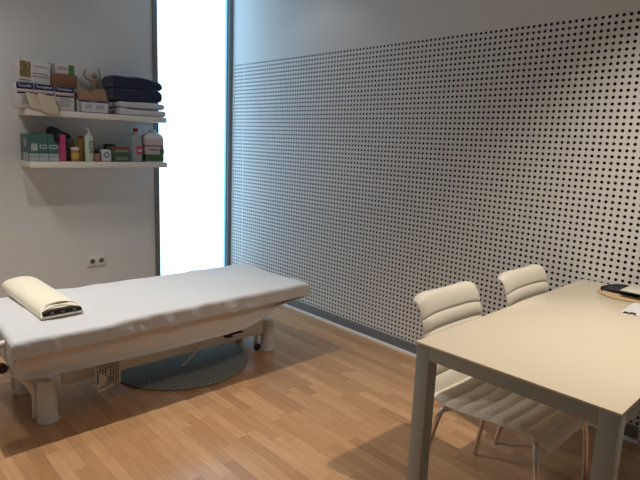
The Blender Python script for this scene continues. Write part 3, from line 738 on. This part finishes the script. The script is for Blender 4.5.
def cap():
    t = thing('navy_cloth', (-1.62, -0.13, ZL + 0.1965), 'dark navy folded cloth lying on top of the teal and pink cartons', 'cloth')
    bm = bmesh.new()
    prof = [(-0.030, 0.0), (-0.038, 0.012), (-0.030, 0.044), (0.0, 0.050), (0.025, 0.036), (0.05, 0.018), (0.085, 0.006), (0.09, 0.0)]
    ra = []
    for yy in (-0.075, -0.07, -0.03, 0.03, 0.055, 0.06):
        e = 0.85 if abs(yy) > 0.055 else 1.0
        ra.append([bm.verts.new((x * e, yy, z * e + 0.003 * math.sin(x * 60 + yy * 40) * (z > 0.01))) for x, z in prof])
    n = len(prof)
    for a, b in zip(ra, ra[1:]):
        for k in range(n): bm.faces.new((a[k], a[(k + 1) % n], b[(k + 1) % n], b[k]))
    bm.faces.new(ra[0]); bm.faces.new(list(reversed(ra[-1]))); bmesh.ops.recalc_face_normals(bm, faces=bm.faces)
    link('cloth', bm, mat('navy_cap_cloth', (24, 28, 52), 0.85, bump=0.2), t)
    # corner hanging down the carton fronts
    bm = bmesh.new(); pts = [(-0.035, -0.02), (0.006, -0.02), (0.008, -0.085), (-0.02, -0.082), (-0.028, -0.05)]
    f = bm.faces.new([bm.verts.new((x, -0.091, z + 0.02)) for x, z in pts]); ex = bmesh.ops.extrude_face_region(bm, geom=[f]); bmesh.ops.translate(bm, vec=(0, 0.0035, 0), verts=[v for v in ex['geom'] if isinstance(v, bmesh.types.BMVert)])
    box(bm, -0.035, 0.006, -0.091, -0.07, 0.0005, 0.004)
    bmesh.ops.recalc_face_normals(bm, faces=bm.faces); link('hanging_corner', bm, M_black, t, smooth=False)
cap()
def bottle(name, x, y, prof, m, label, cat, parts=(), sx=1, sy=1, n=24):
    t = thing(name, (x, y, ZL), label, cat)
    bm = bmesh.new(); lathe(bm, prof, n=n, sx=sx, sy=sy); link('body', bm, m, t)
    for pn, pp, mm, kx in parts:
        bm = bmesh.new(); lathe(bm, pp, n=n, sx=kx, sy=kx * sy / sx); link(pn, bm, mm, t)
    return t
def band(z0, z1, r): return [(r - 0.0008, z0), (r + 0.0006, z0), (r + 0.0006, z1), (r - 0.0008, z1)]
t = bottle('small_jar', -1.497, -0.19, [(0, 0), (0.026, 0), (0.029, 0.003), (0.029, 0.078), (0.026, 0.084), (0, 0.084)], pm('amber_jar', (150, 124, 70), 0.35), 'small amber jar with a white lid in front of a grey pump bottle', 'jar',
       [('lid', [(0, 0.084), (0.029, 0.084), (0.030, 0.087), (0.030, 0.102), (0.028, 0.105), (0, 0.105)], M_white, 1), ('paper_label', band(0.02, 0.065, 0.029), pm('yellow_label', (192, 160, 84)), 1)])
t = bottle('pump_dispenser', -1.500, -0.085, [(0, 0), (0.03, 0), (0.033, 0.004), (0.033, 0.15), (0.026, 0.165), (0.012, 0.17), (0, 0.17)], pm('smoky_plastic', (132, 122, 116), 0.3), 'grey bottle with a dark pump behind the small amber jar', 'bottle',
       [('pump_collar', [(0, 0.17), (0.014, 0.17), (0.014, 0.185), (0.005, 0.187), (0.005, 0.198), (0, 0.198)], M_black, 1)])
tb('pump_spout', [(0, 0, 0.196), (-0.01, -0.006, 0.198), (-0.028, -0.014, 0.192)], 0.005, M_black, t, 8)
bottle('amber_bottle', -1.447, -0.165, [(0, 0), (0.022, 0), (0.024, 0.003), (0.024, 0.155), (0.020, 0.168), (0.012, 0.172), (0, 0.172)], pm('amber_bottle_plastic', (140, 104, 52), 0.3), 'amber bottle with a dark red cap left of the white pump bottle', 'bottle',
       [('cap', [(0, 0.172), (0.017, 0.172), (0.018, 0.175), (0.018, 0.188), (0, 0.19)], pm('dark_red_plastic', (112, 34, 30), 0.4), 1)])
t = bottle('lotion_pump_bottle', -1.398, -0.20, [(0, 0), (0.027, 0), (0.030, 0.004), (0.031, 0.08), (0.030, 0.175), (0.025, 0.195), (0.010, 0.203), (0, 0.203)], pm('pale_green_plastic', (192, 206, 188), 0.35), 'pale green pump bottle with dark green lettering, tallest of the slim bottles', 'bottle',
       [('pump_collar', [(0, 0.203), (0.011, 0.203), (0.011, 0.218), (0.004, 0.22), (0.004, 0.240), (0, 0.240)], M_white, 1)], sy=0.75)
tb('pump_spout', [(0.008, 0, 0.243), (-0.010, 0, 0.245), (-0.026, -0.003, 0.240)], 0.0045, M_white, t, 8)
text('side_lettering', 'ALOE', 0.040, (0.0, 0, 0), pm('dark_green_print', (52, 88, 74)), t)
_l = [c for c in t.children if c.name.startswith('side_lettering')][0]
_l.data.transform(Matrix.Translation((0.006, -0.0245, 0.11)) @ Matrix.Rotation(PI / 2, 4, 'Y'))
bottle('orange_bottle', -1.338, -0.10, [(0, 0), (0.026, 0), (0.028, 0.004), (0.028, 0.14), (0.022, 0.155), (0.010, 0.16), (0, 0.16)], pm('orange_brown_plastic', (150, 112, 70), 0.4), 'plain orange-brown bottle right of the white pump bottle', 'bottle')
t = thing('pink_brown_packet', (-1.342, -0.21, ZL), 'small dusky pink packet in front of the orange-brown bottle', 'packet'); bx('carton', (-0.022, 0.022, 0, 0.04, 0, 0.062), pm('dusky_pink_card', (158, 116, 104)), t, bev=0.001)
bx('dark_lid', (-0.006, 0.022, 0.004, 0.036, 0.0625, 0.086), M_black, t, bev=0.002)
t = thing('white_tub', (-1.267, -0.20, ZL), 'white rounded tub with a round blue emblem', 'tub'); bx('body', (-0.040, 0.040, 0, 0.07, 0, 0.092), pm('white_tub_plastic', (206, 208, 216), 0.35), t, bev=0.012, seg=4)
bm = bmesh.new(); lathe(bm, [(0, 0), (0.022, 0), (0.022, 0.0012), (0, 0.0012)], n=28); bmesh.ops.transform(bm, matrix=Matrix.Translation((0, -0.0002, 0.052)) @ Matrix.Rotation(PI / 2, 4, 'X'), verts=bm.verts)
em = link('round_emblem', bm, pm('blue_grey_print', (96, 104, 150)), t)
bm = bmesh.new(); lathe(bm, [(0, 0), (0.013, 0), (0.013, 0.0010), (0, 0.0010)], n=24); bmesh.ops.transform(bm, matrix=Matrix.Translation((0, -0.0015, 0.052)) @ Matrix.Rotation(PI / 2, 4, 'X'), verts=bm.verts); link('emblem_centre', bm, M_white, em)
def green_box(x, z, w, h, label, red, dz=0, y=-0.20):
    t = thing('herbal_packet', (x, y, z), label, 'packet', 'green packets on the lower shelf')
    bx('carton', (-w, w, 0, 0.12, 0, h), pm('herb_green_print', (78, 98, 74)), t, bev=0.001)
    if red: front('red_band', t, -w + 0.001, w - 0.001, h - 0.022, h - 0.001, 0, pm('dull_red_print', (128, 64, 64)))
    textlines(t, -w + 0.03, w - 0.012, h * 0.25, h * 0.62, 0, 2, pm('pale_green_text', (176, 190, 160)), seed=int(h * 999))
green_box(-1.150, ZL, 0.068, 0.060, 'green packet at the bottom of the small stack beside the clear bottle', False)
green_box(-1.157, ZL + 0.0605, 0.070, 0.056, 'green packet with a red band, top of the small stack', True, y=-0.205)
t = thing('dark_case', (-1.195, -0.075, ZL), 'dark narrow case behind the green packets', 'case'); bx('body', (-0.03, 0.05, 0, 0.05, 0, 0.132), pm('dark_purple_card', (52, 42, 52)), t, bev=0.003)
t = bottle('clear_bottle', -1.018, -0.17, [(0, 0), (0.044, 0), (0.048, 0.005), (0.048, 0.13), (0.047, 0.165), (0.038, 0.200), (0.022, 0.232), (0.017, 0.238), (0, 0.238)], mat('cloudy_clear_plastic', (176, 184, 186), 0.2, trans=0.35), 'cloudy clear plastic bottle with a red cap and red label', 'bottle',
       [('cap', [(0, 0.239), (0.019, 0.239), (0.020, 0.242), (0.020, 0.262), (0.018, 0.265), (0, 0.265)], pm('red_plastic', (160, 36, 48), 0.4), 1)], n=32)
def curved_label(parent, r, a0, a1, z0, z1, m, name, cx=0, cy=0, sy=1):
    bm = bmesh.new(); n = 14; A = []; B = []
    for i in range(n + 1):
        a = a0 + (a1 - a0) * i / n
        for lst, rr in ((A, r + 0.0004), (B, r + 0.0012)):
            lst.append([bm.verts.new((cx + rr * math.cos(a), cy + rr * sy * math.sin(a), z)) for z in (z0, z1)])
    for i in range(n):
        bm.faces.new((B[i][0], B[i + 1][0], B[i + 1][1], B[i][1])); bm.faces.new((A[i][0], A[i][1], A[i + 1][1], A[i + 1][0]))
        bm.faces.new((A[i][0], A[i + 1][0], B[i + 1][0], B[i][0])); bm.faces.new((A[i][1], B[i][1], B[i + 1][1], A[i + 1][1]))
    bm.faces.new((A[0][0], B[0][0], B[0][1], A[0][1])); bm.faces.new((A[n][0], A[n][1], B[n][1], B[n][0]))
    bmesh.ops.recalc_face_normals(bm, faces=bm.faces); return link(name, bm, m, parent)
curved_label(t, 0.048, math.radians(-110), math.radians(-35), 0.06, 0.125, pm('red_label', (196, 70, 84)), 'red_label')
curved_label(t, 0.0494, math.radians(-95), math.radians(-55), 0.082, 0.098, M_white, 'label_writing')
# big rectangular container
def jug():
    t = thing('detergent_jug', (-0.872, -0.215, ZL), 'large white rectangular container with pink and green label at the shelf end', 'container')
    bm = bmesh.new(); w = 0.082
    secs = [(0.0, 0.94), (0.006, 1.0), (0.185, 1.0), (0.205, 0.96), (0.222, 0.80), (0.234, 0.52), (0.240, 0.34)]
    rings = []
    for z, s in secs:
        ring = []
        for k in range(32):
            a = 2 * PI * (k + 0.5) / 32; ca, sa = math.cos(a), math.sin(a)
            ring.append(bm.verts.new((w * s * math.copysign(abs(ca) ** 0.35, ca), 0.062 + 0.055 * s * math.copysign(abs(sa) ** 0.35, sa), z)))
        rings.append(ring)
    for a, b in zip(rings, rings[1:]):
        for k in range(32): bm.faces.new((a[k], a[(k + 1) % 32], b[(k + 1) % 32], b[k]))
    bm.faces.new(list(reversed(rings[0]))); bm.faces.new(rings[-1]); bmesh.ops.recalc_face_normals(bm, faces=bm.faces)
    link('body', bm, pm('white_jug_plastic', (206, 204, 208), 0.35), t)
    bm = bmesh.new(); lathe(bm, [(0, 0.2405), (0.026, 0.2405), (0.027, 0.244), (0.027, 0.256), (0.025, 0.258), (0, 0.258)], cy=0.062, n=24); link('cap', bm, pm('pale_blue_plastic', (186, 204, 222), 0.35), t)
    y = 0.0068
    def wrapband(name, z0, z1, m):
        bm = bmesh.new(); A = []; B = []
        for k in range(32):
            a = 2 * PI * (k + 0.5) / 32; ca, sa = math.cos(a), math.sin(a)
            for l, e in ((A, 0.0003), (B, 0.0014)):
                l.append([bm.verts.new(((w + e) * math.copysign(abs(ca) ** 0.35, ca), 0.062 + (0.055 + e) * math.copysign(abs(sa) ** 0.35, sa), z)) for z in (z0, z1)])
        for k in range(32):
            q = (k + 1) % 32
            bm.faces.new((B[k][0], B[q][0], B[q][1], B[k][1])); bm.faces.new((A[k][0], A[k][1], A[q][1], A[q][0])); bm.faces.new((A[k][0], A[q][0], B[q][0], B[k][0])); bm.faces.new((A[k][1], B[k][1], B[q][1], A[q][1]))
        bmesh.ops.recalc_face_normals(bm, faces=bm.faces); return link(name, bm, m, t)
    wrapband('green_label', 0.008, 0.062, pm('leaf_green_print', (62, 96, 62)))
    wrapband('pale_label', 0.062, 0.125, pm('dusky_white_print', (190, 178, 182)))
    wrapband('wine_red_band', 0.125, 0.135, pm('wine_print', (112, 54, 70)))
    wrapband('pink_label', 0.135, 0.182, pm('pale_pink_print', (196, 178, 182)))
    bm = bmesh.new(); ellipsoid(bm, (0.058, 0.0058, 0.085), (0.02, 0.0012, 0.032), 16); link('leaf_print', bm, pm('leaf_green_print', (62, 96, 62)), t)
    textlines(t, -0.055, 0.03, 0.085, 0.112, 0.0068, 1, pm('wine_print', (112, 54, 70)), seed=11)
jug()
